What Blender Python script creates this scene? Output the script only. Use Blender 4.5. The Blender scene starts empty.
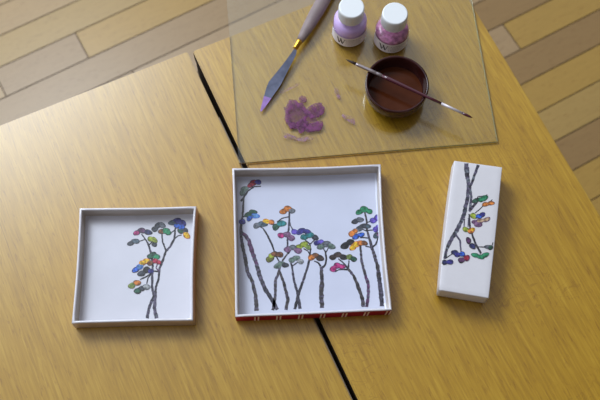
import bpy, bmesh, math, random
from mathutils import Vector, noise
random.seed(7)
D = bpy.data; S = bpy.context.scene; COL = S.collection
PI = math.pi

# ------------------------------------------------------------------ camera
CAM_H = 1.80; TILT = math.radians(20.372); ROLL = math.radians(0.385); FPX = 912.9
cam = D.objects.new('camera', D.cameras.new('camera')); COL.objects.link(cam)
cam.data.sensor_width = 36; cam.data.lens = FPX*36/600; cam.data.clip_start = .01
cam.location = (0, 0, CAM_H)
_X = Vector((1,0,0)); _U = Vector((0,math.cos(TILT),math.sin(TILT))); _F = Vector((0,math.sin(TILT),-math.cos(TILT)))
_c, _s = math.cos(ROLL), math.sin(ROLL)
RX = _c*_X + _s*_U; RU = -_s*_X + _c*_U
from mathutils import Matrix
m = Matrix((RX, RU, -_F)).transposed()
cam.rotation_euler = m.to_euler()
S.camera = cam
cam.data.dof.use_dof = True; cam.data.dof.focus_distance = 1.13; cam.data.dof.aperture_fstop = 6.5

def at(px, py, z):
    """point of the horizontal plane z seen at a pixel of the 600x400 frame"""
    v = RX*((px-300)/FPX) + RU*(-(py-200)/FPX) + _F
    t = (z-CAM_H)/v.z
    return Vector((v.x*t, v.y*t, z))

# ------------------------------------------------------------------ light
w = D.worlds.new('room_light'); S.world = w; w.use_nodes = True
nt = w.node_tree; nt.nodes.clear()
out = nt.nodes.new('ShaderNodeOutputWorld'); bg = nt.nodes.new('ShaderNodeBackground')
tc = nt.nodes.new('ShaderNodeTexCoord'); dp = nt.nodes.new('ShaderNodeVectorMath'); dp.operation = 'DOT_PRODUCT'
dp.inputs[1].default_value = Vector((-.66,.62,.36)).normalized()
cr = nt.nodes.new('ShaderNodeValToRGB')
cr.color_ramp.elements[0].position = .22; cr.color_ramp.elements[0].color = (.24,.215,.195,1)
cr.color_ramp.elements[1].position = .95; cr.color_ramp.elements[1].color = (1.95,2.1,2.35,1)
nt.links.new(tc.outputs['Generated'], dp.inputs[0]); nt.links.new(dp.outputs['Value'], cr.inputs[0])
nt.links.new(cr.outputs[0], bg.inputs[0]); nt.links.new(bg.outputs[0], out.inputs[0])
bg.inputs[1].default_value = .62

def area(name, loc, target, sx, sy, power, color):
    l = D.lights.new(name, 'AREA'); l.shape = 'RECTANGLE'; l.size = sx; l.size_y = sy; l.energy = power; l.color = color
    o = D.objects.new(name, l); COL.objects.link(o); o.location = loc
    o.rotation_euler = (Vector(target)-Vector(loc)).to_track_quat('-Z','Y').to_euler()
    return o
area('window_daylight', (-1.2, 1.75, 2.62), (0,.45,.75), 1.1, .9, 51, (.86,.94,1.0))

S.view_settings.view_transform = 'Standard'; S.view_settings.look = 'None'
S.view_settings.gamma = 1; S.view_settings.use_curve_mapping = False
S.view_settings.exposure = 0.0

# ------------------------------------------------------------------ materials
def srgb(r, g, b):
    f = lambda c: (c/255/12.92) if c/255 <= .04045 else ((c/255+.055)/1.055)**2.4
    return (f(r), f(g), f(b), 1)
def mat(name, col, rough=.5, spec=.5, metal=0, coat=0, mottle=0, mscale=60, bump=0, bscale=200, trans=0, coat_rough=.05, ior=1.5):
    m_ = D.materials.new(name); m_.use_nodes = True; n = m_.node_tree; b = n.nodes['Principled BSDF']
    b.inputs['Base Color'].default_value = col; b.inputs['Roughness'].default_value = rough
    b.inputs['Specular IOR Level'].default_value = spec; b.inputs['Metallic'].default_value = metal
    b.inputs['Coat Weight'].default_value = coat; b.inputs['Coat Roughness'].default_value = coat_rough
    b.inputs['Transmission Weight'].default_value = trans; b.inputs['IOR'].default_value = ior
    t = n.nodes.new('ShaderNodeTexCoord')
    if mottle:
        no = n.nodes.new('ShaderNodeTexNoise'); no.inputs['Scale'].default_value = mscale; no.inputs['Detail'].default_value = 3
        n.links.new(t.outputs['Object'], no.inputs['Vector'])
        mx = n.nodes.new('ShaderNodeMix'); mx.data_type = 'RGBA'
        r = n.nodes.new('ShaderNodeMapRange'); r.inputs[1].default_value = .35; r.inputs[2].default_value = .65
        n.links.new(no.outputs['Fac'], r.inputs[0]); n.links.new(r.outputs[0], mx.inputs[0])
        mx.inputs[6].default_value = tuple(c*(1-mottle) for c in col[:3])+(1,)
        mx.inputs[7].default_value = tuple(min(1, c*(1+mottle)+mottle*.04) for c in col[:3])+(1,)
        n.links.new(mx.outputs[2], b.inputs['Base Color'])
    if bump:
        no = n.nodes.new('ShaderNodeTexNoise'); no.inputs['Scale'].default_value = bscale
        n.links.new(t.outputs['Object'], no.inputs['Vector'])
        bp = n.nodes.new('ShaderNodeBump'); bp.inputs['Strength'].default_value = bump; bp.inputs['Distance'].default_value = .001
        n.links.new(no.outputs['Fac'], bp.inputs['Height']); n.links.new(bp.outputs[0], b.inputs['Normal'])
        if coat: n.links.new(bp.outputs[0], b.inputs['Coat Normal'])
    return m_

def wood(name, dark, base, light, boards, seedoff=0, rough=.36, coat=1, figure=0):
    """varnished wood, grain along local Y, glued from boards"""
    m_ = D.materials.new(name); m_.use_nodes = True; n = m_.node_tree; b = n.nodes['Principled BSDF']; L = n.links.new
    def N(k): return n.nodes.new('ShaderNode'+k)
    def math_(op, a, b_, c=None):
        q = N('Math'); q.operation = op
        for i, v in enumerate((a, b_, c)):
            if v is None: continue
            if isinstance(v, (int, float)): q.inputs[i].default_value = v
            else: L(v, q.inputs[i])
        return q.outputs[0]
    t = N('TexCoord'); sep = N('SeparateXYZ'); L(t.outputs['Object'], sep.inputs[0])
    idx = math_('FLOOR', math_('DIVIDE', math_('ADD', sep.outputs[0], .021+seedoff), boards), 0)
    wn = N('TexWhiteNoise'); wn.noise_dimensions = '1D'; L(idx, wn.inputs['W'])
    def stretch(sx, sy, detail=4, dist=0):
        mp = N('Mapping'); mp.inputs['Scale'].default_value = (sx, sy, 1); L(t.outputs['Object'], mp.inputs[0])
        ad = N('VectorMath'); ad.operation = 'ADD'; L(mp.outputs[0], ad.inputs[0])
        cb = N('CombineXYZ'); L(math_('MULTIPLY', wn.outputs[0], 37), cb.inputs[2]); L(cb.outputs[0], ad.inputs[1])
        no = N('TexNoise'); no.inputs['Scale'].default_value = 1; no.inputs['Detail'].default_value = detail
        no.inputs['Distortion'].default_value = dist; L(ad.outputs[0], no.inputs['Vector']); return no.outputs['Fac']
    broad = stretch(16, 2.4, 3, .6); fine = stretch(430, 24, 2, .25); fleck = stretch(460, 62, 2, .8); med = stretch(170, 11, 3, .5)
    f = math_('ADD', math_('MULTIPLY', broad, .26), math_('MULTIPLY', fine, .90))
    f = math_('ADD', f, math_('MULTIPLY', med, .36))
    f = math_('ADD', f, math_('MULTIPLY', wn.outputs[0], .10))
    mr = N('MapRange'); L(f, mr.inputs[0]); mr.inputs[1].default_value = .34; mr.inputs[2].default_value = 1.20
    ramp = N('ValToRGB'); e = ramp.color_ramp.elements
    e[0].color = dark; e[0].position = 0; e[1].color = light; e[1].position = 1
    k = e.new(.5); k.color = base; L(mr.outputs[0], ramp.inputs[0])
    fr = N('MapRange'); L(fleck, fr.inputs[0]); fr.inputs[1].default_value = .60; fr.inputs[2].default_value = .70
    mx = N('Mix'); mx.data_type = 'RGBA'; mx.blend_type = 'MULTIPLY'; L(math_('MULTIPLY', fr.outputs[0], .42), mx.inputs[0])
    L(ramp.outputs[0], mx.inputs[6]); mx.inputs[7].default_value = (.50,.34,.15,1)
    if figure:
        fg = stretch(34, 52, 1, 1.6)
        ln = math_('LESS_THAN', math_('ABSOLUTE', math_('SUBTRACT', math_('FRACT', math_('MULTIPLY', fg, 3), 0), .5), 0), .035)
        mk = N('MapRange'); L(stretch(9, 7, 1), mk.inputs[0]); mk.inputs[1].default_value = .48; mk.inputs[2].default_value = .58
        m3 = N('Mix'); m3.data_type = 'RGBA'; m3.blend_type = 'MULTIPLY'; L(math_('MULTIPLY', math_('MULTIPLY', ln, mk.outputs[0]), figure), m3.inputs[0])
        L(mx.outputs[2], m3.inputs[6]); m3.inputs[7].default_value = (.5,.36,.16,1); mx = m3
    # seams between boards
    frc = math_('FRACT', math_('DIVIDE', math_('ADD', sep.outputs[0], .021+seedoff), boards), 0)
    seam = math_('LESS_THAN', frc, .0008/boards)
    mx2 = N('Mix'); mx2.data_type = 'RGBA'; mx2.blend_type = 'MULTIPLY'; L(math_('MULTIPLY', seam, .35), mx2.inputs[0])
    L(mx.outputs[2], mx2.inputs[6]); mx2.inputs[7].default_value = (.45,.30,.15,1)
    L(mx2.outputs[2], b.inputs['Base Color'])
    b.inputs['Roughness'].default_value = rough; b.inputs['Coat Weight'].default_value = coat; b.inputs['Coat Roughness'].default_value = .31
    bp = N('Bump'); bp.inputs['Strength'].default_value = .16; bp.inputs['Distance'].default_value = .0006
    L(fine, bp.inputs['Height']); L(bp.outputs[0], b.inputs['Normal'])
    return m_

M = {}
M['table'] = wood('varnished_table_wood', srgb(144,105,12), srgb(172,131,24), srgb(196,158,54), .092)
M['table_b'] = wood('varnished_table_wood_right', srgb(144,103,10), srgb(174,132,20), srgb(198,158,44), .365, .30, figure=.35)
M['edge_shade'] = mat('table_edge_shade', srgb(58,38,28), .6)  # dark brown puts the shade of the narrow gap into the edge colour
M['edge_strip'] = mat('edge_strip', srgb(128,110,92), .5)
M['apron'] = mat('apron_wood', srgb(46,32,24), .7)
M['glaze'] = mat('white_glaze', srgb(212,213,226), .28, coat=.7, mottle=.02, mscale=30, bump=.10, bscale=90, coat_rough=.07)
M['glaze_rim'] = mat('white_glaze_rim', srgb(218,216,224), .3, coat=.5)
M['glaze_c'] = mat('white_glaze_cool', srgb(205,210,232), .28, coat=.6, mottle=.02, mscale=26, bump=.10, bscale=80, coat_rough=.09)
M['clay'] = mat('pale_clay', srgb(206,184,166), .55, mottle=.06)
M['wall'] = mat('shaded_wall_glaze', srgb(186,176,168), .35, coat=.3, mottle=.05, mscale=50)  # inner tray walls: their shade painted in as a darker, warmer glaze colour
M['matte'] = mat('matte_white_slip', srgb(214,212,218), .5, mottle=.015, mscale=50, bump=.12, bscale=260)
M['red'] = mat('red_glaze', srgb(168,4,46), .7, spec=.2, coat=0, mottle=.12)
M['stripe'] = mat('pale_stripe', srgb(246,214,200), .5)

# ------------------------------------------------------------------ helpers
def link(name, bm, mats, parent=None, smooth=False):
    me = D.meshes.new(name); bm.normal_update(); bm.to_mesh(me); bm.free()
    for q in (mats if isinstance(mats, (list, tuple)) else [mats]): me.materials.append(q)
    if smooth: 
        for p in me.polygons: p.use_smooth = True
    o = D.objects.new(name, me); COL.objects.link(o)
    if parent: o.parent = parent
    return o
def thing(name, label, cat, loc=(0,0,0), rz=0, group=None):
    o = D.objects.new(name, None); COL.objects.link(o); o.location = loc; o.rotation_euler = (0,0,rz)
    o.empty_display_size = .02
    o['label'] = label; o['category'] = cat
    if group: o['group'] = group
    return o
def tag(o, label, cat, group=None):
    o['label'] = label; o['category'] = cat
    if group: o['group'] = group
    return o
def box(bm, x0, y0, z0, x1, y1, z1, mi=0, bevel=0):
    vs = [bm.verts.new(p) for p in ((x0,y0,z0),(x1,y0,z0),(x1,y1,z0),(x0,y1,z0),(x0,y0,z1),(x1,y0,z1),(x1,y1,z1),(x0,y1,z1))]
    fs = [bm.faces.new([vs[i] for i in q]) for q in ((3,2,1,0),(4,5,6,7),(0,1,5,4),(1,2,6,5),(2,3,7,6),(3,0,4,7))]
    for f in fs: f.material_index = mi
    if bevel:
        es = list({e for f in fs for e in f.edges})
        r = bmesh.ops.bevel(bm, geom=es, offset=bevel, segments=2, affect='EDGES')
        for f in r['faces']: f.material_index = mi
    return fs
def lathe(bm, prof, n=64, mi=0, cap0=True, cap1=True, c=(0,0)):
    rings = []
    for r, z in prof:
        rings.append([bm.verts.new((c[0]+r*math.cos(2*PI*i/n), c[1]+r*math.sin(2*PI*i/n), z)) for i in range(n)])
    for a, b in zip(rings, rings[1:]):
        for i in range(n):
            f = bm.faces.new((a[i], a[(i+1)%n], b[(i+1)%n], b[i])); f.material_index = mi; f.smooth = True
    if cap0: f = bm.faces.new(rings[0][::-1]); f.material_index = mi
    if cap1: f = bm.faces.new(rings[-1]); f.material_index = mi
    return rings
def tube(bm, path, n=12, mi=0):
    """path: list of (Vector, radius, [flat ratio])"""
    d = (path[-1][0]-path[0][0]).normalized(); s = d.cross(Vector((0,0,1))).normalized(); u = s.cross(d).normalized()
    rings = []
    for q in path:
        p, r = q[0], q[1]; k = q[2] if len(q) > 2 else 1
        rings.append([bm.verts.new(p + s*r*math.cos(2*PI*i/n) + u*r*k*math.sin(2*PI*i/n)) for i in range(n)])
    for a, b in zip(rings, rings[1:]):
        for i in range(n):
            f = bm.faces.new((a[i], b[i], b[(i+1)%n], a[(i+1)%n])); f.material_index = mi; f.smooth = True
    bm.faces.new(rings[0]).material_index = mi; bm.faces.new(rings[-1][::-1]).material_index = mi

TZ = .75                                    # table surface
A25 = math.radians(25)

# ------------------------------------------------------------------ floor of parquet planks (z = 0)
plank_cols = [srgb(170,139,90), srgb(170,135,64), srgb(156,127,86), srgb(164,136,98), srgb(146,115,70), srgb(168,137,76)]
def plank_mat(i, c):
    m_ = wood('floor_plank_%d' % i, tuple(v*.86 for v in c[:3])+(1,), c, tuple(min(1, v*1.08) for v in c[:3])+(1,), 9.0, i*1.7, rough=.38, coat=.25)
    return m_
PM = [plank_mat(i, c) for i, c in enumerate(plank_cols)]
PM.append(mat('plank_gap', srgb(72,50,34), .8))
bm = bmesh.new()
th = math.radians(29.3)
W_ = .0745; V0 = 1.1803
special = {}   # (row) -> list of (joint u, colour left .. )
# row k spans v in [V0 + k*W, V0 + (k+1)*W]; local frame: y = u (along plank), x = -v
rows = {0: [(-.62,3),(-.30,0),(.55,5)], 1: [(-.5,0),(.25,0),(.7,1)], 2: [(-.4,5),(.3,0)], -1: [(-.40,3),(-.12,0),(.078,2),(.75,1)],
        -2: [(-.75,2),(.62,2),(1.0,4)], -3: [(-.5,2),(.15,4),(.62,3)], -4: [(0,2),(.5,4),(.86,0)],
        -5: [(.1,4),(.75,0),(.96,3),(1.5,4)], -6: [(0,2),(.70,3),(1.45,4)], -7: [(.2,0),(.935,3),(1.55,1)],
        -8: [(.3,3),(.84,3),(1.5,4)], -9: [(.3,4),(.72,5),(1.35,1)], -10: [(.2,2),(.62,0),(1.5,5)], -11: [(.3,1),(1.1,4)]}
rng = random.Random(3)
for k in range(-26, 12):
    v0 = V0 + k*W_; v1 = v0 + W_
    js = [] 
    u = -2.4 + rng.random()*.4
    base = rows.get(k)
    if base:
        lst = [(-2.0, rng.randrange(6)), (-1.3, rng.randrange(6))]
        # entries: (end of this plank, its colour)
        segs = []; prev = -1.6
        for e, c in base: segs.append((prev, e, c)); prev = e
        segs.append((prev, prev+.9, base[-1][1] if len(base) > 2 else 1)); segs.append((prev+.9, 2.6, rng.randrange(6)))
        segs.insert(0, (-2.4, -1.6, rng.randrange(6)))
    else:
        segs = []; 
        while u < 2.5:
            l = .45+rng.random()*.5; segs.append((u, u+l, rng.randrange(6))); u += l
    for a, b, c in segs:
        g = .0012
        vs = [bm.verts.new(p) for p in ((-v1+g, a+g, 0), (-v0-g, a+g, 0), (-v0-g, b-g, 0), (-v1+g, b-g, 0))]
        bm.faces.new(vs).material_index = c
vs = [bm.verts.new(p) for p in ((-3,-3,-.002),(1.5,-3,-.002),(1.5,3,-.002),(-3,3,-.002))]
bm.faces.new(vs).material_index = 6
fl = link('floor', bm, PM); fl['kind'] = 'structure'
# local y -> u direction (cos th, sin th); local x -> -w direction (sin th, -cos th)
fl.rotation_euler = (0, 0, th - PI/2)

# ------------------------------------------------------------------ two tables side by side
def table(name, label, corner, x0, x1, depth, mtop, strip=False):
    t = thing(name, label, 'table', (corner.x, corner.y, 0), A25)
    bm = bmesh.new(); box(bm, x0, -depth, TZ-.022, x1, 0, TZ, 0, .0015)
    bm.normal_update()
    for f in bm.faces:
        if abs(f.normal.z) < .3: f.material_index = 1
    link('table_top', bm, [mtop, M['edge_shade']], t)
    bm = bmesh.new(); i = .001
    for q in ((x0+i,-depth+i,x0+i+.018,-i), (x1-i-.018,-depth+i,x1-i,-i), (x0+i+.018,-depth+i,x1-i-.018,-depth+i+.018), (x0+i+.018,-i-.018,x1-i-.018,-i)):
        box(bm, q[0], q[1], TZ-.11, q[2], q[3], TZ-.022)
    link('apron', bm, M['apron'], t)
    for x in (x0+.06, x1-.06):
        for y in (-.06, -depth+.06):
            bm = bmesh.new()
            tube(bm, [(Vector((x,y,0)), .014), (Vector((x,y,.02)), .016), (Vector((x,y,TZ-.03)), .024), (Vector((x,y,TZ-.022)), .024)], 4)
            link('leg', bm, M['apron'], t)
    if strip:
        bm = bmesh.new(); box(bm, x1, -depth+.02, TZ-.012, x1+.0014, -.104, TZ-.003)
        o = link('edge_strip', bm, M['edge_strip'], t); o['label'] = 'thin grey strip along the table edge in the gap'
    return t
cR = at(192.6, 50.8, TZ); cL = at(187.2, 51.2, TZ)
# keep the gap an even 5.5 mm
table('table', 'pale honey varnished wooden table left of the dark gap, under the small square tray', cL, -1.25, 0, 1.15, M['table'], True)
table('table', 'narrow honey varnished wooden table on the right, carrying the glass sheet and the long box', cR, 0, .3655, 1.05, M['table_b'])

# ------------------------------------------------------------------ slab built square trays
def offset_quad(q, d):
    n = len(q); res = []
    for i in range(n):
        p0, p1, p2 = q[i-1], q[i], q[(i+1) % n]
        a = (p1-p0).normalized(); b = (p2-p1).normalized()
        na = Vector((-a.y, a.x, 0)); nb = Vector((-b.y, b.x, 0))
        k = d/(1+na.dot(nb)); res.append(p1 + (na+nb)*k)
    return res
def ring(q, d, z, bows, seg=18, wob=0, rc=.0, sag=None):
    """closed outline of quad q (counter clockwise) moved inwards by d; bows: inward bow of each side"""
    qq = offset_quad(q, d-.0007); pts = []
    for i in range(4):
        a, b = qq[i], qq[(i+1) % 4]; t = (b-a).normalized(); nrm = Vector((-t.y, t.x, 0))
        for k in range(seg):
            s = .5-.5*math.cos(PI*k/seg) if False else k/seg
            p = a.lerp(b, s) + nrm*bows[i]*math.sin(PI*s)**1.0
            if k == 0: p += ((qq[(i+1)%4]-a).normalized() + (qq[i-1]-a).normalized())*rc*.5
            zz = z + (sag[i]*math.sin(PI*s) if sag else 0)
            if wob:
                w_ = noise.noise(Vector((p.x*18, p.y*18, 3))); p = p + nrm*w_*wob; zz += noise.noise(Vector((p.x*22, p.y*22, 9)))*wob
            pts.append(Vector((p.x, p.y, zz)))
    return pts
def bridge(bm, rings, mis):
    R = [[bm.verts.new(p) for p in r] for r in rings]; n = len(R[0])
    for j, (a, b) in enumerate(zip(R, R[1:])):
        for i in range(n):
            f = bm.faces.new((a[i], a[(i+1) % n], b[(i+1) % n], b[i])); f.material_index = mis[j]; f.smooth = True
    return R
def tray(name, label, px, h, ft, bows, mats, inset=.002, wall=.0032, sag=None, lip=.0035):
    q = [at(x, y, TZ+h) for x, y in px]      # BL, BR, TR, TL -> counter clockwise
    c = sum(q, Vector())/4; base = Vector((c.x, c.y, TZ))
    t = thing(name, label, 'tray', base)
    ql = [Vector((p.x-c.x, p.y-c.y, 0)) for p in q]
    bm = bmesh.new(); w_ = wall
    rs = [ring(ql, inset+.0014, 0.0, bows), ring(ql, inset, .0015, bows), ring(ql, inset*.4+.0003, h-lip, bows, wob=.0002), ring(ql, 0.0003, h-.0008, bows, wob=.0004, sag=sag),
          ring(ql, .0011, h, bows, wob=.0004, sag=sag), ring(ql, w_-.0009, h, bows, wob=.0004, sag=sag), ring(ql, w_, h-.001, bows, wob=.0004, sag=sag),
          ring(ql, w_+.0003, ft+.003, bows), ring(ql, w_+.0009, ft+.0009, bows), ring(ql, w_+.0028, ft, bows)]
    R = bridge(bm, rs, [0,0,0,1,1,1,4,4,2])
    bm.faces.new(R[0][::-1]).material_index = 0
    bm.faces.new(R[-1]).material_index = 2
    return t, ql, bm, rs, base

# painted relief on the glaze ------------------------------------------------
pal = dict(ink=(34,32,46), trunk=(50,48,66), trunk2=(80,74,98), bark=(58,52,58), plum=(86,46,92), red=(150,24,52), crimson=(178,36,76), magenta=(176,40,120),
           navy=(30,36,92), indigo=(52,48,140), blue=(36,92,200), sky=(78,130,190), teal=(24,120,128), green=(28,132,90), dgreen=(34,84,66), lime=(150,168,50),
           olive=(104,110,44), yellow=(226,180,24), orange=(206,120,44), brown=(122,74,44), dbrown=(58,42,40), grey=(98,104,116), dgrey=(54,60,74), lgrey=(150,154,160),
           ggreen=(96,118,110), violet=(96,76,184), mauve=(120,84,122), slate=(70,90,106), tan=(176,148,120), black=(26,26,34), moss=(110,134,66))
PALM = {}
def pm(c):
    if c not in PALM: PALM[c] = mat('paint_'+c, srgb(*[v*.93 for v in pal[c]]), .35, mottle=.55, mscale=330, coat=.3)
    return PALM[c]
def painted(parent, base, z, stems, daubs, name='painted_tree'):
    bm = bmesh.new(); used = []
    def mi(c):
        if c not in used: used.append(c)
        return used.index(c)
    r_ = random.Random(len(stems)*31+len(daubs))
    off = Vector((base.x, base.y, 0)); Z = z-base.z
    def P(x, y, dz): 
        p = at(x, y, z)-off; return Vector((p.x, p.y, Z+dz))
    for si, (c, pts) in enumerate(stems):
        # pts: (x, y, width px); dense resample with a wobble like a dragged brush
        dense = []; pts = [(x, y+(1.3 if y > 303 and z < TZ+.01 else 0), w3) for x, y, w3 in pts]
        for a, b in zip(pts, pts[1:]):
            n = max(2, int(math.hypot(b[0]-a[0], b[1]-a[1])/1.6))
            for k in range(n):
                s = k/n; dense.append([a[i]+(b[i]-a[i])*s for i in range(3)])
        dense.append(list(pts[-1])); prev = None; dz = .00012+.00001*si
        for i, (x, y, wd) in enumerate(dense):
            a = dense[max(0, i-1)]; b = dense[min(len(dense)-1, i+1)]
            tx, ty = b[0]-a[0], b[1]-a[1]; l = math.hypot(tx, ty) or 1; nx, ny = -ty/l, tx/l
            w1 = wd*.5*(.80+.45*r_.random()); w2 = wd*.5*(.80+.45*r_.random())
            v = (bm.verts.new(P(x+nx*w1, y+ny*w1, dz)), bm.verts.new(P(x-nx*w2, y-ny*w2, dz)))
            if prev:
                f = bm.faces.new((prev[0], v[0], v[1], prev[1])); f.material_index = mi(c if (wd < 2 or r_.random() < (.45 if name == 'painted_branch' else .72)) else ('trunk2' if c != 'trunk2' else r_.choice(('grey','dgrey','ink'))))
            prev = v
    nl = 0
    for lobes in daubs:
        for under in (1, 0):
            for (c, x, y, rx, ry, an) in lobes:
                nl += 1; n = 16; k = 1.0 if not under else 1.0
                rx_, ry_ = rx*1.20, ry*1.16; rr = (rx_+(.30 if under else -.35)), (ry_+(.30 if under else -.35))
                ca, sa = math.cos(math.radians(an)), math.sin(math.radians(an)); vs = []
                ph = r_.random()*6
                for i in range(n):
                    t = 2*PI*i/n; wv = 1+.07*math.sin(3*t+ph)
                    ex, ey = rr[0]*math.cos(t)*wv, rr[1]*math.sin(t)*wv
                    vs.append(bm.verts.new(P(x+ex*ca+ey*sa, y-ex*sa+ey*ca, .0002+nl*.000006+(0 if under else .00004))))
                dk = {'yellow':'orange','orange':'brown','lime':'olive','sky':'blue','blue':'navy','green':'dgreen','teal':'dgreen','magenta':'plum','crimson':'red','red':'plum',
                      'violet':'indigo','indigo':'navy','ggreen':'grey','lgrey':'grey','grey':'dgrey','mauve':'plum','slate':'dgrey','tan':'mauve','moss':'olive','olive':'dbrown','brown':'dbrown'}.get(c, 'black')
                bm.faces.new(vs[::-1]).material_index = mi(dk if under else c)
    bm.normal_update()
    for f in bm.faces:
        if f.normal.z < 0: f.normal_flip()
    return link(name, bm, [pm(c) for c in used], parent)
def lb(c, x, y, rx=3.2, ry=2.3, an=0): return (c, x, y, rx, ry, an)

# --- small tray on the left
t, ql, bm, rs, base = tray('square_tray', 'small square white glazed tray with one painted tree, left of the red-sided tray',
    [(72.0,323.0),(192.8,320.2),(195.8,206.4),(79.8,208.4)], .023, .005, [.0004,.0016,.0008,.0012], None, inset=-.0004)
link('tray_body', bm, [M['clay'], M['glaze_rim'], M['glaze'], M['stripe'], M['wall']], t)
z = TZ+.005
painted(t, base, z,
  [('trunk', [(141.5,234,1.2),(146,240,1.5),(149,246,1.9),(151,253.5,1.9),(152.8,262.5,2),(152.3,275,2.3),(152,287,2.4),(153.8,296,2.6),(149,306.5,2.8),(147,317,3)]),
   ('ink', [(161.8,232.5,1.3),(162.5,241.5,1.5),(166,250.5,1.7)]),
   ('ink', [(175.3,228,1.5),(174.5,238.5,1.9),(170,246.8,2),(166,251,2.2),(162.5,261,2.2),(159.5,268.5,2.2),(159.2,273,2.2),(158.6,279,2.2),(155.8,287,2),(155.3,296,2.8)]),
   ('trunk2', [(155.3,296,3),(154.3,306.5,3.6),(156.5,317,4)]),
   ('ink', [(138.5,241.5,.9),(144.5,239.7,.9)]), ('ink', [(152.5,241.5,1),(149,245,1.3)]), ('ink', [(171.5,232.5,.9),(175,230,1.1)]),
   ('ink', [(181.5,235,1),(178,236,1.1),(174.6,238.6,1.3)]), ('ink', [(140,279.5,1.3),(145,277.4,1.3),(151,273.5,1.3)]),
   ('ink', [(146.6,283.8,1.2),(148,278,1.2),(151,274,1.2)]), ('plum', [(158,262,1),(156,268,1),(158.8,271,1.4)]), ('ink', [(151.5,271,1.4),(158,271.5,1.4)])],
  [[lb('magenta',136.6,233,2.8,1.9,15), lb('plum',141.8,230.6,3.3,2.2,-10), lb('navy',148.2,232.3,3.4,2.1,-12)],
   [lb('dgrey',131,243.2,3.2,1.8,25), lb('slate',135.6,241.2,3.4,1.9,-6)],
   [lb('lime',150.6,239,2.6,2,0), lb('lime',154.2,240.2,2.8,2.2,-40), lb('dgrey',154.4,244.4,2.1,2,0)],
   [lb('dgrey',155,229,2.9,2.2,25), lb('dgrey',158,225.3,2.7,2.1,30), lb('grey',162,225.2,2.9,2.1,-20)],
   [lb('brown',161.3,231.6,2.5,2,0), lb('green',166,230.8,3.1,2.4,0), lb('green',168.6,233,2.2,1.8,20)],
   [lb('slate',172,222.8,3,2,10), lb('indigo',177.4,220.8,3.4,2.3,0), lb('indigo',182.6,223,3.2,2.2,-30)],
   [lb('blue',177,225.8,2.6,2,0), lb('blue',181.4,227.2,2.8,2.4,0)],
   [lb('dgreen',180.8,231.2,2.8,1.9,-15), lb('dgrey',185,230.6,2.6,2,-20), lb('yellow',186.6,235.4,3.2,2.3,-45)],
   [lb('dgreen',150.6,256.4,2.9,2,15), lb('green',156,256.6,3.4,2.1,-12), lb('dgreen',153.2,254.2,2.6,1.9,0)],
   [lb('crimson',155.2,261,2.3,1.8,0), lb('crimson',158.6,262.4,2,1.6,0)],
   [lb('yellow',142.6,263,3,2,15), lb('yellow',146.6,261,2.8,2,0), lb('brown',150,263,2.6,2.1,0)],
   [lb('blue',135.6,269.8,3.1,2,30), lb('sky',139.8,266.8,2.8,2.1,20)],
   [lb('dgrey',141.4,273.6,3.2,2.2,15), lb('black',146.6,270,3.2,2.6,20), lb('indigo',150.6,271.2,2.4,1.9,0)],
   [lb('moss',131.8,285.6,3,2.2,25), lb('orange',137.2,282.8,3,2.1,-5)],
   [lb('dgreen',137.8,290.8,3.1,2.3,20), lb('dgrey',141.8,288.4,2.6,2,10), lb('lgrey',146.4,287,3,2.1,-5)]])

# --- larger tray in the middle
t, ql, bm, rs, base = tray('square_tray', 'large square white tray with red striped sides and a row of painted trees',
    [(235.4,316.6),(391.6,309.8),(380.4,164.4),(232.4,168.4)], .0235, .004, [-.0004,.0022,.0014,.0008], None, inset=.0004, lip=.0012)
# pale double stripes on the red sides
for i in range(4):
    a, b = ql[i], ql[(i+1) % 4]; tt = (b-a).normalized(); nrm = Vector((-tt.y, tt.x, 0)); Lg = (b-a).length
    bow = [-.0004,.0022,.0014,.0008][i]
    for k in range(7):
        for j in (0, .0040):
            s = .0205+k*.0254+j
            def pt(s_, zz, o_): 
                p = a + tt*s_ + nrm*(bow*math.sin(PI*s_/Lg) + o_); return Vector((p.x, p.y, zz))
            vs = [bm.verts.new(p) for p in (pt(s,.002,-.0008), pt(s+.0018,.002,-.0008), pt(s+.0018+.001,.0222,-.0010), pt(s+.001,.0222,-.0010))]
            bm.faces.new(vs).material_index = 3
link('tray_body', bm, [M['red'], M['glaze_rim'], M['glaze_c'], M['stripe'], M['wall']], t)
z = TZ+.004
T = lambda st, da: painted(t, base, z, st, da)
T([('bark', [(240.6,229,2.4),(241,236,2.8),(242.2,245,3.2),(244.6,255.5,3.4),(247.3,271.3,3.5),(252.5,281.8,3.6),(255.7,295.8,3.6),(256.6,309.6,4)]),
   ('plum', [(241.6,232.4,2.6),(245.4,235.4,3.2),(248.6,240,3.6),(250.2,246,4),(254.3,257.3,4),(257,266,4)]),
   ('trunk', [(257,266,4),(259.5,274.8,4),(264.8,288.8,4),(271.8,299.3,3.8),(277.4,308.4,3.8)]),
   ('ink', [(261,186.4,1.1),(254.4,186.6,1.3),(248,190.8,1.6),(243.8,197.4,1.9),(241,201.4,1.7)]),
   ('bark', [(243.6,198,1.7),(243.2,206.5,1.9),(242.6,215,2),(241.4,222,2),(240.9,229,2.4),(241.8,233,2.4)]), ('ink', [(251,214,1),(246,215.5,1),(243,217,1.2)])],
  [[lb('red',250.6,185.2,3,2,30), lb('red',253.6,182.8,3.2,2.4,20), lb('indigo',257.8,182.2,2.9,2,-5)],
   [lb('ggreen',244.6,189.4,3.4,2.5,25), lb('ggreen',242.4,193.2,2.2,2.4,50)],
   [lb('dgreen',248.4,214.6,3.4,2,15), lb('dgreen',253,212,3.4,1.8,-5)],
   [lb('blue',249.4,218.4,2.6,2,45), lb('sky',255.4,215.9,3.4,2,-5)],
   [lb('indigo',242.2,221.8,2.8,2.1,0)]])
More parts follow.
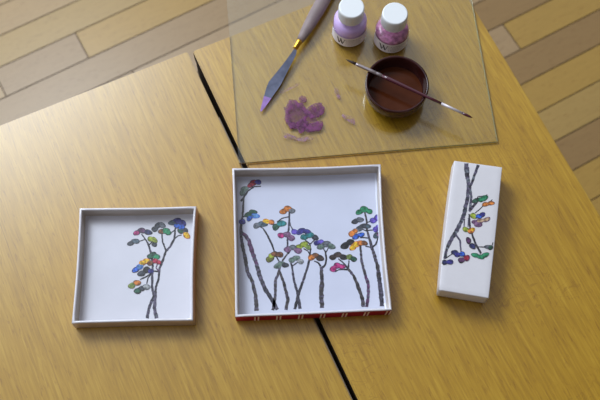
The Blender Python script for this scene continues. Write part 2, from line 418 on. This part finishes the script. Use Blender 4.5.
T([('ink', [(260.2,226.6,1.1),(263,228.4,1.3),(266.5,233.6,1.8),(270.9,242.4,1.9),(272.6,246,1.9),(275,253.5,1.5)]),
   ('ink', [(276,256,1.4),(279.4,262,1.5),(279.2,269,1.9)]), ('bark', [(287.5,253.8,1.2),(283,259.8,1.7),(279.6,268,2.2),(278.2,274,2.4),(275.4,280,2.6),(275.3,295.8,2.9),(272.8,309,3)]),
   ('bark', [(279.6,271.3,2.3),(284,283.5,2.7),(288,299.3,3),(285.8,308.6,3)])],
  [[lb('grey',257,225.6,3.2,2.2,20), lb('slate',262.6,224.2,4,2.2,-5)], [lb('yellow',266.4,221.4,3.2,2,-5), lb('orange',271.2,222.2,2.6,2,-10)],
   [lb('olive',269.8,259.2,3.4,2.4,20), lb('lime',271.4,256,2.6,2,0), lb('brown',274.6,254.2,3.2,2.2,0), lb('brown',279.6,254.6,3.2,2.2,-10)],
   [lb('ggreen',277.6,266,3.1,2.2,20), lb('ggreen',281.2,263.6,2.8,2,0), lb('dgrey',285,265,3,2,-10)]])
T([('trunk', [(289.2,211,1.4),(289.4,219.5,1.8),(288.7,228,2),(287.4,240,1.8),(287.6,253,1.6)]), ('trunk', [(277,221.8,.9),(282,218.4,1.2),(289,216.6,1.2)]),
   ('trunk', [(289.4,220,1.1),(290.4,225.4,1.2),(292.8,229.8,1.2)]), ('ink', [(288,254,1.6),(291,249,1.2)])],
  [[lb('orange',283.4,211.4,3.2,2.2,20), lb('orange',287.6,208.8,3.4,2.4,5), lb('grey',291.8,210.8,2.7,2.1,-10)],
   [lb('dgreen',275.8,227,3,2.6,40), lb('teal',281.4,223.6,4,2.5,5)],
   [lb('magenta',281.2,235.4,3,2.2,0), lb('mauve',286.8,234.6,3.2,2.3,0), lb('mauve',291,237.8,3.2,2.4,-25)],
   [lb('violet',294.6,231.8,2.8,2.1,-10), lb('indigo',299,232.6,2.6,1.8,0), lb('indigo',302,230.6,3,2.1,0), lb('indigo',307,231.6,3,1.8,-5)],
   [lb('mauve',287.8,249.4,3.2,2.3,15), lb('grey',292.6,247.6,3.2,2.1,0), lb('mauve',297.8,250.6,3.4,2.3,-15)]])
T([('ink', [(304.8,239.6,1),(309.8,244,1.5),(310.6,249,1.7),(309.5,259,2),(306.9,269.5,2.2),(301.6,285,2.6),(298,295.8,2.7),(294.8,308,3)]), ('ink', [(314.6,240,1),(310.4,244,1.3)]),
   ('ink', [(303.6,248.6,1),(307.8,251,1.1),(310,255,1.2)]), ('trunk', [(290.4,261.6,1.2),(292,266,1.9),(293.8,280,2.3),(297.3,292,2.6),(300.2,307.4,3.2)]), ('trunk', [(298,262,1),(292.4,266,1.3)])],
  [[lb('teal',304,237.2,3,2.2,-5), lb('teal',309.4,235,3.8,2.6,0), lb('dgrey',315.2,237.6,2.7,2.1,-20)],
   [lb('lime',299.2,246.8,3.4,2,15), lb('lime',304.2,244.4,3.2,2.4,0), lb('moss',307.8,247.2,2.4,1.9,-30)],
   [lb('ggreen',292.2,260,3,2.2,20), lb('ggreen',296.4,258,3,2.1,0), lb('lgrey',300.2,261.4,2.9,2,-20)]])
T([('ink', [(323.2,248,1),(325.4,252,1.7),(326.2,258,1.7),(326,262.8,1.9),(324.2,266.4,1.9),(321.4,268,2.4)]), ('ink', [(328.4,248,1),(326,252,1.3)]),
   ('ink', [(314,261,1),(318,262.6,1.4),(320.8,266.4,1.9)]), ('bark', [(321.2,267,3),(322,280,3.8),(321.2,292,4.8),(322,306.6,4)])],
  [[lb('indigo',317.2,242.8,3,1.9,20), lb('violet',321.2,242,2.6,1.8,-10)],
   [lb('ggreen',321,246.6,3.4,2.3,20), lb('grey',326,244,4,2.5,0), lb('ggreen',331.4,246.4,3.3,2.3,-20)],
   [lb('orange',311.6,257.4,3,2.4,15), lb('brown',315.6,255.6,3,2.1,0), lb('dbrown',320,258.2,3.2,2.4,-10)]])
T([('ink', [(338.3,258.8,1.1),(343,262.6,1.4),(348,268.8,1.9)]), ('ink', [(349,260.6,1.2),(348.4,268,1.6)]), ('ink', [(335,271.8,1.1),(338.6,269.8,1.2),(343,269.6,1.3),(348,269.6,1.6)]),
   ('bark', [(348,268.8,2.2),(353.7,275.9,2.7),(357.8,285.7,3.4),(361.8,297,3.6),(363.4,305.6,3.6)])],
  [[lb('dbrown',333,257.2,3.1,2.2,15), lb('dbrown',337.8,254.8,3.4,2.2,0), lb('black',343.6,257.2,3.4,2.2,-10)],
   [lb('moss',349.2,257,2.7,2.2,0), lb('dgreen',353.4,259,2.9,2.1,-25)],
   [lb('magenta',333.2,269,2.7,2.5,20), lb('magenta',337.4,265.6,3.1,2.4,0), lb('magenta',341.8,266.6,2.9,1.9,-5)]])
T([('bark', [(360.2,244,2),(361.6,261.3,2.5),(365,274.3,2.8)]), ('plum', [(365,274.3,2.8),(368.3,284,3),(368.3,297,3),(366.6,305.6,3)])],
  [[lb('black',344.8,245.8,3.5,2.7,25), lb('black',350,242.4,3.6,2.4,20)],
   [lb('yellow',352.8,247.4,3,2.3,40), lb('yellow',356,244.4,3,2.4,20), lb('orange',360.2,243,2.9,2.1,0), lb('brown',364.2,243.2,2.8,1.9,-10)],
   [lb('blue',355.8,236.8,3,2,30), lb('blue',361,234.8,2.9,1.8,5)]])
T([('bark', [(364.8,212,1.6),(366.7,221,1.8),(366.4,227.6,2),(369,237.4,2.4),(371.6,247,2.8),(374.8,257,3.2),(377.6,266,3.6),(379,277.5,4)]),
   ('trunk', [(379,277.5,4.2),(381,292,4.2),(381.8,305,4)]),
   ('ink', [(367,222.6,1.1),(372,220.8,1)]), ('ink', [(367.6,230.4,1),(375,229.8,1)]), ('ink', [(360,237.6,1.1),(369,238,1.2)]),
   ('ink', [(378,238,1.2),(375.8,244.4,1.5),(371.8,247.6,1.8)]), ('ink', [(365.4,246.2,1),(371,247.4,1.2)]), ('ink', [(361,228.6,1),(367.4,231.4,1.2)])],
  [[lb('green',359.2,212.2,3,2,15), lb('green',364,209.4,3.6,2.6,0), lb('green',369,211.4,3,2,-15)],
   [lb('dgrey',355.2,221.4,3,2,25), lb('grey',360,219.8,3,2,-5)],
   [lb('grey',359.6,228.4,3.1,2.2,30), lb('dgrey',364,226,3.6,1.9,0), lb('slate',368,226.4,2.2,1.7,0)],
   [lb('orange',351.8,233.6,2.9,2.3,40), lb('orange',354.8,231.2,2.4,1.9,20)],
   [lb('violet',373.4,220.4,3,2.2,15), lb('violet',377.2,217.8,2.2,2.8,0)],
   [lb('violet',376,229.4,2.5,2.3,20), lb('violet',377.8,227.2,1.7,2,0)],
   [lb('slate',376.2,235.8,2.5,2.3,20), lb('mauve',378.6,234.6,1.9,2,0)]])

# ------------------------------------------------------------------ long ceramic box on the right
BH = .031
q = [at(439.8,289.4,TZ+BH), at(488.2,297.4,TZ+BH), at(501.6,167.6,TZ+BH), at(455.0,161.2,TZ+BH)]
c = sum(q, Vector())/4; base = Vector((c.x, c.y, TZ))
t = thing('ceramic_box', 'long narrow white ceramic box with a painted branching tree on top, at the right', 'box', base)
ql = [Vector((p.x-c.x, p.y-c.y, 0)) for p in q]
bm = bmesh.new(); bw = [0,-.0004,0,-.0012]
rs = [ring(ql,.003,0,bw), ring(ql,.0012,.0012,bw), ring(ql,-.0002,.010,[0,-.001,0,-.0016], wob=.0005), ring(ql,-.0001,BH-.004,bw, wob=.0003), ring(ql,.0,BH-.0008,bw), ring(ql,.0003,BH-.0002,bw), ring(ql,.0010,BH,bw), ring(ql,.006,BH,[0,0,0,0])]
R = bridge(bm, rs, [0]*7); bm.faces.new(R[0][::-1]); bm.faces.new(R[-1])
link('box_body', bm, [M['matte']], t)
painted(t, base, TZ+BH,
  [('trunk2', [(466.2,163.4,4.6),(467,173,4.4),(468.5,184,3.4)]), ('trunk2', [(478.2,165,2.8),(474.6,174.5,2.8),(471.5,183.5,2.4),(469,188,2.4)]),
   ('trunk2', [(468.5,184,3.4),(467.6,197,3.6),(464.8,210.5,4),(462.8,218,4)]), ('trunk2', [(470,186,2.4),(471.2,197,2.3),(469.8,211,2.6)]),
   ('trunk2', [(462.8,218,4),(456.4,231,3.8),(450.4,240.8,3.6),(446.6,249,3),(444.8,259,2.6)]),
   ('ink', [(469.2,211.6,2.4),(472.6,207,2.4),(477,201.4,2.6)]), ('ink', [(475,213,.9),(479,209.8,.9),(483.4,205.6,.9)]), ('ink', [(469,214,1.4),(470,227.8,1.7),(473,237,1.9),(475.9,244.6,2),(481,253.6,1.9)]),
   ('trunk2', [(455.6,234.4,2),(460,240.6,1.7),(461,252,1.4)]), ('ink', [(476,246.8,.9),(487,247.2,.9)]), ('ink', [(483.6,198,.9),(487.2,194.6,.9)]), ('ink', [(489,202.6,.8),(492.4,199.6,.8)]),
   ('ink', [(476,201,.8),(478,196.4,.8),(482.6,196.4,.8)]), ('ink', [(445.6,258.4,.9),(451.6,254.2,.9),(456,253,.9)]), ('ink', [(492,245.4,.8),(493,242.4,.8)]), ('trunk2', [(464.4,219,1),(464,227,1)]), ('trunk2', [(468.4,218,1),(468,227,1)])],
  [[lb('dgreen',475.4,200.8,3,1.8,20), lb('green',480.6,199.6,2.6,2,0), lb('green',484.4,198,3,2.2,25)],
   [lb('orange',485.4,204.4,2.9,1.7,10), lb('orange',491,203.2,2.8,1.6,5)],
   [lb('lime',473.4,216,2.9,2.2,-30)], [lb('blue',478.6,216.4,2.8,1.8,0), lb('indigo',482.4,214.6,2.2,1.9,20)],
   [lb('tan',480.4,220.8,3.4,1.7,5), lb('tan',486.2,219.6,3.4,1.7,20)], [lb('mauve',474.8,222.4,2.6,1.8,-20), lb('mauve',478.4,224.6,3.2,2,10)],
   [lb('lime',466,229.6,3,1.9,-20), lb('orange',470.6,231,2.6,2.2,0), lb('yellow',472.6,229.6,1.8,1.6,0)],
   [lb('plum',468.4,240.6,1.9,2.9,15), lb('navy',472.4,246.2,2.8,2.1,-35)], [lb('grey',487.4,247,2.6,1.5,0), lb('dgreen',490.4,247.6,2,1.8,30)],
   [lb('green',475,255.2,3.2,1.7,-10), lb('green',480.4,257,3,1.7,-15), lb('green',485.2,255,3.2,1.8,20)],
   [lb('navy',454.6,252.6,2.8,2,-10), lb('indigo',457.4,254.8,2.4,1.9,0)], [lb('blue',462,254.2,2.4,2,0)],
   [lb('plum',461.4,260.2,2.8,2.2,10), lb('red',466.6,258,2.6,2.4,30)], [lb('navy',444.6,262.4,2.2,2,0), lb('indigo',449.6,262,3,1.9,0)]], 'painted_branch')

# ------------------------------------------------------------------ glass sheet
GT = .004
TL_ = at(225.8,0,TZ+GT); BL_ = at(238.9,163.2,TZ+GT); BR_ = at(497.9,141.4,TZ+GT)
ux = (BR_-BL_).normalized(); L_ = (BR_-BL_).length; vy = Vector((-ux.y, ux.x, 0))
def glass_mat(name, tint, gloss=1.0):
    m_ = D.materials.new(name); m_.use_nodes = True; n = m_.node_tree; n.nodes.clear()
    o = n.nodes.new('ShaderNodeOutputMaterial'); mx = n.nodes.new('ShaderNodeMixShader'); tr = n.nodes.new('ShaderNodeBsdfTransparent')
    gl = n.nodes.new('ShaderNodeBsdfGlossy'); fr = n.nodes.new('ShaderNodeFresnel'); fr.inputs[0].default_value = 1.52
    tr.inputs[0].default_value = tint; gl.inputs['Roughness'].default_value = .02; gl.inputs[0].default_value = (gloss,)*3+(1,)
    ge = n.nodes.new('ShaderNodeNewGeometry'); mr = n.nodes.new('ShaderNodeMapRange'); mr.inputs[3].default_value = 1.52; mr.inputs[4].default_value = 1/1.52
    n.links.new(ge.outputs['Backfacing'], mr.inputs[0]); n.links.new(mr.outputs[0], fr.inputs[0])
    n.links.new(fr.outputs[0], mx.inputs[0]); n.links.new(tr.outputs[0], mx.inputs[1]); n.links.new(gl.outputs[0], mx.inputs[2]); n.links.new(mx.outputs[0], o.inputs[0])
    return m_
M['glass'] = glass_mat('clear_glass', (.975,.987,.965,1))
M['glass_edge'] = mat('green_glass_edge', srgb(156,166,132), .2)
t = tag(D.objects.new('glass_sheet', None), 'clear rectangular glass sheet with green edges lying across the back of the table', 'glass sheet')
t.location = (BL_.x, BL_.y, TZ); t.rotation_euler = (0,0,math.atan2(ux.y, ux.x)); 
bm = bmesh.new(); box(bm, 0, 0, .0003, L_, .34, GT, 0, .0005)
me = D.meshes.new('glass_sheet')
for f in bm.faces:
    f.normal_update(); f.material_index = 0 if abs(f.normal.z) > .9 else 1
bm.to_mesh(me); bm.free(); me.materials.append(M['glass']); me.materials.append(M['glass_edge'])
o = D.objects.new('glass_sheet', me); COL.objects.link(o); o.location = t.location; o.rotation_euler = t.rotation_euler
o['label'] = t['label']; o['category'] = t['category']; D.objects.remove(t)
GZ = TZ+GT

# ------------------------------------------------------------------ medium bottles
M['cap'] = mat('white_plastic', srgb(232,236,240), .35)
M['label'] = mat('paper_label', srgb(240,234,240), .5)
M['print'] = mat('label_print', srgb(50,46,56), .5)
M['print_l'] = mat('label_small_print', srgb(140,134,142), .5)
M['lav'] = mat('lavender_medium', srgb(212,184,240), .3, mottle=.05, mscale=120)
M['pink'] = mat('mauve_medium', srgb(178,116,156), .25, mottle=.35, mscale=190)
M['clear'] = glass_mat('clear_plastic', (.97,.96,.97,1))
def bottle(label, x, y, mcont, slosh, turn, group=None):
    p = at(x, y, GZ); t = thing('medium_bottle', label, 'bottle', p, turn)
    R = .0222
    bm = bmesh.new()
    lathe(bm, [(R-.003,.0003),(R-.0008,.0010),(R,.003),(R,.0300),(R-.0008,.0340),(R-.004,.0385),(R-.008,.0408),(.0125,.0420),(.0122,.0452)], 56)
    link('bottle_body', bm, M['clear'], t)
    bm = bmesh.new()
    rg = lathe(bm, [(R-.0045,.0012),(R-.0014,.003),(R-.0012,slosh-.004),(R-.0014-max(0,slosh-.031)*1.0,slosh),(R-.010,slosh+.0004)], 48)
    link('medium', bm, mcont, t, True)
    # wrap-around label
    a0, a1, r = math.radians(-168), math.radians(8), R+.0002
    bm = bmesh.new(); n = 40; pr = None
    for i in range(n+1):
        a = a0+(a1-a0)*i/n
        v = (bm.verts.new((r*math.cos(a), r*math.sin(a), .0028)), bm.verts.new((r*math.cos(a), r*math.sin(a), .0225)))
        if pr: f = bm.faces.new((pr[0], v[0], v[1], pr[1])); f.smooth = True
        pr = v
    lo = link('paper_label', bm, M['label'], t)
    # printing: a bold W mark, a rule and small lines of text
    bm = bmesh.new(); rr = r+.00015
    def C(s, z_): a = math.radians(-90)+s/R; return Vector((rr*math.cos(a), rr*math.sin(a), z_))
    def stroke(s0, z0, s1, z1, wd, mi=0):
        d = Vector((s1-s0, z1-z0)); n_ = Vector((-d.y, d.x)).normalized()*wd/2; k = 5; pv = None
        for i in range(k+1):
            s = s0+(s1-s0)*i/k; z_ = z0+(z1-z0)*i/k
            v = (bm.verts.new(C(s+n_.x, z_+n_.y)), bm.verts.new(C(s-n_.x, z_-n_.y)))
            if pv: bm.faces.new((pv[0], v[0], v[1], pv[1])).material_index = mi
            pv = v
    X = -.0150; 
    for i, (sa, za, sb, zb, wd) in enumerate(((0,.0180,.0032,.0075,.0019),(.0032,.0075,.0056,.0168,.0008),(.0048,.0180,.0080,.0075,.0019),(.0080,.0075,.0106,.0180,.0008))):
        stroke(X+sa, za, X+sb, zb, wd)
    for sx in (0, .0048, .0106): stroke(X+sx-.0013, .0181, X+sx+.0013, .0181, .0007)
    stroke(-.0022, .0192, -.0022, .0058, .0004, 1)
    r_ = random.Random(5)
    for row in range(5):
        s = -.0006; zz = .0180-row*.0028
        while s < .0165:
            l = .001+r_.random()*.0022; stroke(s, zz, s+l, zz, .0008, 1 if row else 0); s += l+.0006
    lp = link('label_print', bm, [M['print'], M['print_l']], lo); lp.location = (0,0,0)
    bm = bmesh.new()
    lathe(bm, [(.0128,.0342),(.0160,.0342),(.0163,.0350),(.0161,.0520),(.0157,.0536),(.0146,.0543),(.0138,.0541)], 60, 0, True, True)
    for i in range(60):                       # fine grip ribs
        a = 2*PI*i/60; ca, sa = math.cos(a), math.sin(a)
        e = [Vector((ca*.0161-sa*k, sa*.0161+ca*k, zz)) for k in (-.0003,.0003) for zz in (.036,.051)]
        o1 = Vector((ca*.0003, sa*.0003, 0))
        v = [bm.verts.new(p_) for p_ in (e[0]+o1, e[2]+o1, e[3]+o1, e[1]+o1)]; bm.faces.new(v)
    for v in bm.verts: v.co.z += .0085
    link('cap', bm, M['cap'], t)
    return t
bottle('white-capped bottle full of pale lavender medium, left of the two bottles', 349.0, 32.9, M['lav'], .0375, math.radians(-6))
bottle('white-capped bottle part filled with mauve pink medium, nearest the brown bowl', 390.4, 39.0, M['pink'], .0245, math.radians(-4))

# ------------------------------------------------------------------ brown bowl with liquid
M['brown'] = mat('brown_red_glaze', srgb(50,13,13), .14, spec=.4, coat=0, mottle=.25, mscale=40)
M['water'] = mat('brown_paint_water', srgb(74,34,14), .10, spec=.12, coat=0, mottle=.12, mscale=26)
RB = .0398; HB = .031
pc = at(397.2, 83.4, GZ+HB); pc.z = GZ
bm = bmesh.new()
lathe(bm, [(.029,.0002),(.0325,.0008),(.0345,.003),(.0372,.008),(.0390,.015),(RB,.024),(RB,HB-.0012),(RB-.0008,HB-.0002),(RB-.0018,HB),(RB-.0028,HB-.0006),(RB-.0034,HB-.002),
           (RB-.0036,.022),(.0345,.011),(.031,.0065),(.026,.0045),(.014,.004)], 80)
b = link('paint_bowl', bm, M['brown'], None); b.location = pc
tag(b, 'small round dark red-brown glazed bowl with a paintbrush laid across its rim', 'bowl')
bm = bmesh.new(); lathe(bm, [(.0285,.0062),(.0335,.0107),(.0340,.0112)], 64)
b = link('paint_water', bm, M['water'], None); b.location = pc
tag(b, 'shallow pool of reddish brown liquid lying inside the dark bowl', 'liquid')

# ------------------------------------------------------------------ paintbrush lying across the bowl
M['bristle'] = mat('brush_hair', srgb(46,30,30), .6)
M['ferrule'] = mat('silver_ferrule', srgb(178,168,172), .28, metal=.85)
M['lacquer'] = mat('wine_lacquer', srgb(74,20,38), .18, coat=1)
M['silverprint'] = mat('silver_band', srgb(205,198,205), .35, metal=.3)
bz = GZ+HB+.0021
def BP(x, y): return at(x, y, bz)
root = BP(400, 84); t = thing('paintbrush', 'thin paintbrush with wine-red handle and silver ferrule laid across the brown bowl', 'paintbrush', root)
def bl(pts, name, mt, lab=None):
    bm = bmesh.new(); tube(bm, [(BP(x, y)-root, r) for x, y, r in pts], 16); o = link(name, bm, mt, t)
    if lab: o['label'] = lab
bl([(345.8,59.3,.0002),(348.5,60.6,.0010),(352,62.2,.0017),(356.4,64.2,.0019)], 'bristles', M['bristle'])
bl([(356,64.0,.0019),(358,65,.0020),(370,70.4,.0023),(375.4,72.9,.0024),(375.8,73.1,.0021),(377,73.6,.0024),(380.8,75.3,.0024),(381.2,75.5,.0021),(382.6,76.1,.0022)], 'ferrule', M['ferrule'])
bl([(382.2,76,.0023),(388,78.6,.0026),(398,83.3,.0025),(415,91.2,.0021),(430,98.2,.0018),(441.6,103.6,.0017)], 'handle', M['lacquer'])
bl([(441.4,103.5,.0018),(452,108.4,.0017),(462.6,113.3,.0016)], 'silver_band', M['silverprint'], 'pale silver band near the handle end')
bl([(462.4,113.2,.0017),(465,114.4,.0018),(469,116.3,.0016),(471.6,117.5,.0008),(472.4,117.9,.0002)], 'handle_tip', M['lacquer'], 'dark wine-red handle tip')

# ------------------------------------------------------------------ palette knife
M['steel'] = mat('blade_steel', srgb(84,88,108), .36, metal=.6, mottle=.2, mscale=110)
M['brass'] = mat('brass', srgb(204,160,60), .25, metal=.9)
M['greywood'] = mat('worn_grey_wood', srgb(128,112,112), .55, mottle=.12, mscale=60)
M['lilac'] = mat('lilac_paint', srgb(142,106,176), .5, mottle=.12, mscale=200)
hz = GZ+.0085
root = at(296.8, 44.4, GZ); t = thing('palette_knife', 'palette knife with grey wooden handle, brass collar and lilac-tipped blade lying on the glass', 'palette knife', root)
K = lambda x, y, z_: at(x, y, z_)-root
bm = bmesh.new()
H = [(x_, y_, r_*1.12) for x_, y_, r_ in [(299.6,41.2,.0040),(302,37.6,.0050),(306,30.6,.0062),(311.5,21,.0073),(317,11.5,.0080),(322,2.8,.0081),(328,-8,.0078),(333,-17,.0070),(337,-24,.0058),(339,-27.5,.0040),(339.8,-29,.0015)]]
tube(bm, [(K(x, y, hz), r, .78) for x, y, r in H], 24); link('handle', bm, M['greywood'], t, True)
bm = bmesh.new(); tube(bm, [(K(295,48.6,hz-.001), .0030),(K(295.4,48,hz-.001), .0034),(K(299.4,41.4,hz), .0042),(K(299.9,40.6,hz), .0040)], 20); link('collar', bm, M['brass'], t, True)
# blade: outline left / right edges from collar to tip, following a shallow bend down
Lf = [(294.2,48.6),(291.2,53.2),(283,64.2),(275,74.2),(268.8,81.6),(266.6,87),(264,96),(261.6,105),(260.2,110.6)]
Rt = [(296.8,50.0),(296.0,54.6),(290.4,65.8),(285,76.4),(281,84.4),(277.4,89.8),(271.4,98.2),(265.2,107),(261.4,111.6)]
zs = [hz-.0012, hz-.002, hz-.0035, hz-.0045, hz-.0052, hz-.0055, hz-.006, hz-.0066, hz-.007]
bm = bmesh.new(); pv = None; nb = len(Lf); th_ = .0007
for i in range(nb):
    a = K(*Lf[i], zs[i]); b_ = K(*Rt[i], zs[i]); dn = Vector((0,0,-th_))
    v = [bm.verts.new(p_) for p_ in (a, b_, b_+dn, a+dn)]
    if pv:
        for k in range(4):
            f = bm.faces.new((pv[k], pv[(k+1)%4], v[(k+1)%4], v[k])); f.material_index = 1 if i >= 7 else 0
    else: bm.faces.new(v[::-1])
    pv = v
bm.faces.new(pv).material_index = 1
bmesh.ops.recalc_face_normals(bm, faces=bm.faces)
link('blade', bm, [M['steel'], M['lilac']], t)

# ------------------------------------------------------------------ paint smears on the glass
def smear_mat(name, col, a0, a1, sc):
    m_ = mat(name, col, .45, mottle=.25, mscale=150); n = m_.node_tree; b = n.nodes['Principled BSDF']
    tcx = n.nodes.new('ShaderNodeTexCoord'); no = n.nodes.new('ShaderNodeTexNoise'); no.inputs['Scale'].default_value = sc; no.inputs['Detail'].default_value = 3
    mr = n.nodes.new('ShaderNodeMapRange'); mr.inputs[1].default_value = .38; mr.inputs[2].default_value = .62; mr.inputs[3].default_value = a0; mr.inputs[4].default_value = a1
    at_ = n.nodes.new('ShaderNodeAttribute'); at_.attribute_name = 'thick'
    mu = n.nodes.new('ShaderNodeMath'); mu.operation = 'MULTIPLY'
    n.links.new(tcx.outputs['Object'], no.inputs['Vector']); n.links.new(no.outputs['Fac'], mr.inputs[0])
    n.links.new(mr.outputs[0], mu.inputs[0]); n.links.new(at_.outputs['Fac'], mu.inputs[1]); n.links.new(mu.outputs[0], b.inputs['Alpha'])
    return m_
M['sm1'] = smear_mat('purple_smear', srgb(104,32,92), .6, 1.0, 160)
M['sm2'] = smear_mat('faint_purple_smear', srgb(134,92,132), .10, .62, 150)
def smear(polys, mt, label, base_px):
    base = at(*base_px, GZ); bm = bmesh.new(); lay = bm.verts.layers.float.new('thick'); r_ = random.Random(9)
    for pi, (pts, ci, co) in enumerate(polys):
        P_ = [Vector((250+x/4.444, 60+y/4.444, 0)) for x, y in pts]; n = len(P_); dn = []
        for i in range(n):      # smooth closed curve
            p0, p1, p2, p3 = P_[i-1], P_[i], P_[(i+1)%n], P_[(i+2)%n]
            for k in range(4):
                s = k/4; dn.append(.5*((2*p1)+(p2-p0)*s+(2*p0-5*p1+4*p2-p3)*s*s+(-p0+3*p1-3*p2+p3)*s**3))
        c_ = sum(dn, Vector())/len(dn); rgs = []
        dn = [c_+(p_-c_)*(1+.16*noise.noise(Vector((p_.x*.45, p_.y*.45, pi)))+.10*noise.noise(Vector((p_.x*1.1, p_.y*1.1, pi+5)))) for p_ in dn]
        for fr, tv, hh in ((1.0, 0.0, 0), (.93, co, 1), (.72, co, 1), (.45, ci, .7), (.15, ci, .6)):
            row = []
            for p_ in dn:
                q_ = c_+(p_-c_)*fr; w3 = at(q_.x, q_.y, GZ)-base
                v = bm.verts.new((w3.x, w3.y, .00008+.00018*hh+pi*.00003)); v[lay] = tv; row.append(v)
            rgs.append(row)
        for a, b_ in zip(rgs, rgs[1:]):
            for i in range(len(a)): bm.faces.new((a[i], a[(i+1)%len(a)], b_[(i+1)%len(a)], b_[i]))
        bm.faces.new(rgs[-1])
    bmesh.ops.recalc_face_normals(bm, faces=bm.faces)
    o = link('paint_smear', bm, mt, None, True); o.location = base; tag(o, label, 'paint smear', None); return o
smear([([(158,215),(190,185),(230,195),(262,215),(300,200),(322,225),(300,262),(315,295),(270,312),(225,320),(175,296),(156,260)], .45, .4),
       ([(155,205),(185,176),(225,188),(255,215),(262,245),(250,268),(256,300),(238,322),(222,332),(210,308),(180,304),(156,275),(150,240)], .34, .95),
       ([(262,205),(300,190),(325,195),(333,230),(312,250),(285,262),(258,252),(252,228)], .8, .95),
       ([(250,285),(280,278),(318,268),(328,290),(315,312),(285,318),(250,318)], .95, 1),
       ([(216,168),(232,158),(250,166),(254,184),(236,192),(220,184)], .8, .8),
       ([(168,270),(200,278),(235,262),(262,282),(246,304),(214,296),(182,306)], 1, .9)], M['sm1'],
      'dark purple daub of paint smeared on the glass below the knife tip', (304,116))
smear([([(145,318),(175,338),(215,350),(262,338),(284,344),(272,358),(238,364),(200,358),(152,346)], .9, .9)], M['sm2'],
      'faint purple paint streak just below the dark purple daub on the glass', (298,138))
smear([([(374,130),(388,126),(398,150),(404,176),(390,172),(378,152)], .9, .9)], M['sm2'],
      'faint purple upright paint mark left of the brown bowl', (337.6,94))
smear([([(405,240),(434,246),(456,252),(468,272),(462,290),(444,278),(418,262)], .9, .9)], M['sm2'],
      'faint purple slanting paint mark below left of the brown bowl', (348,119))
smear([([(135,140),(165,125),(200,108),(220,98),(226,108),(205,120),(170,136),(145,150)], .7, .6)], M['sm2'],
      'faintest thin paint streak between the blade and the purple daub', (290,87))
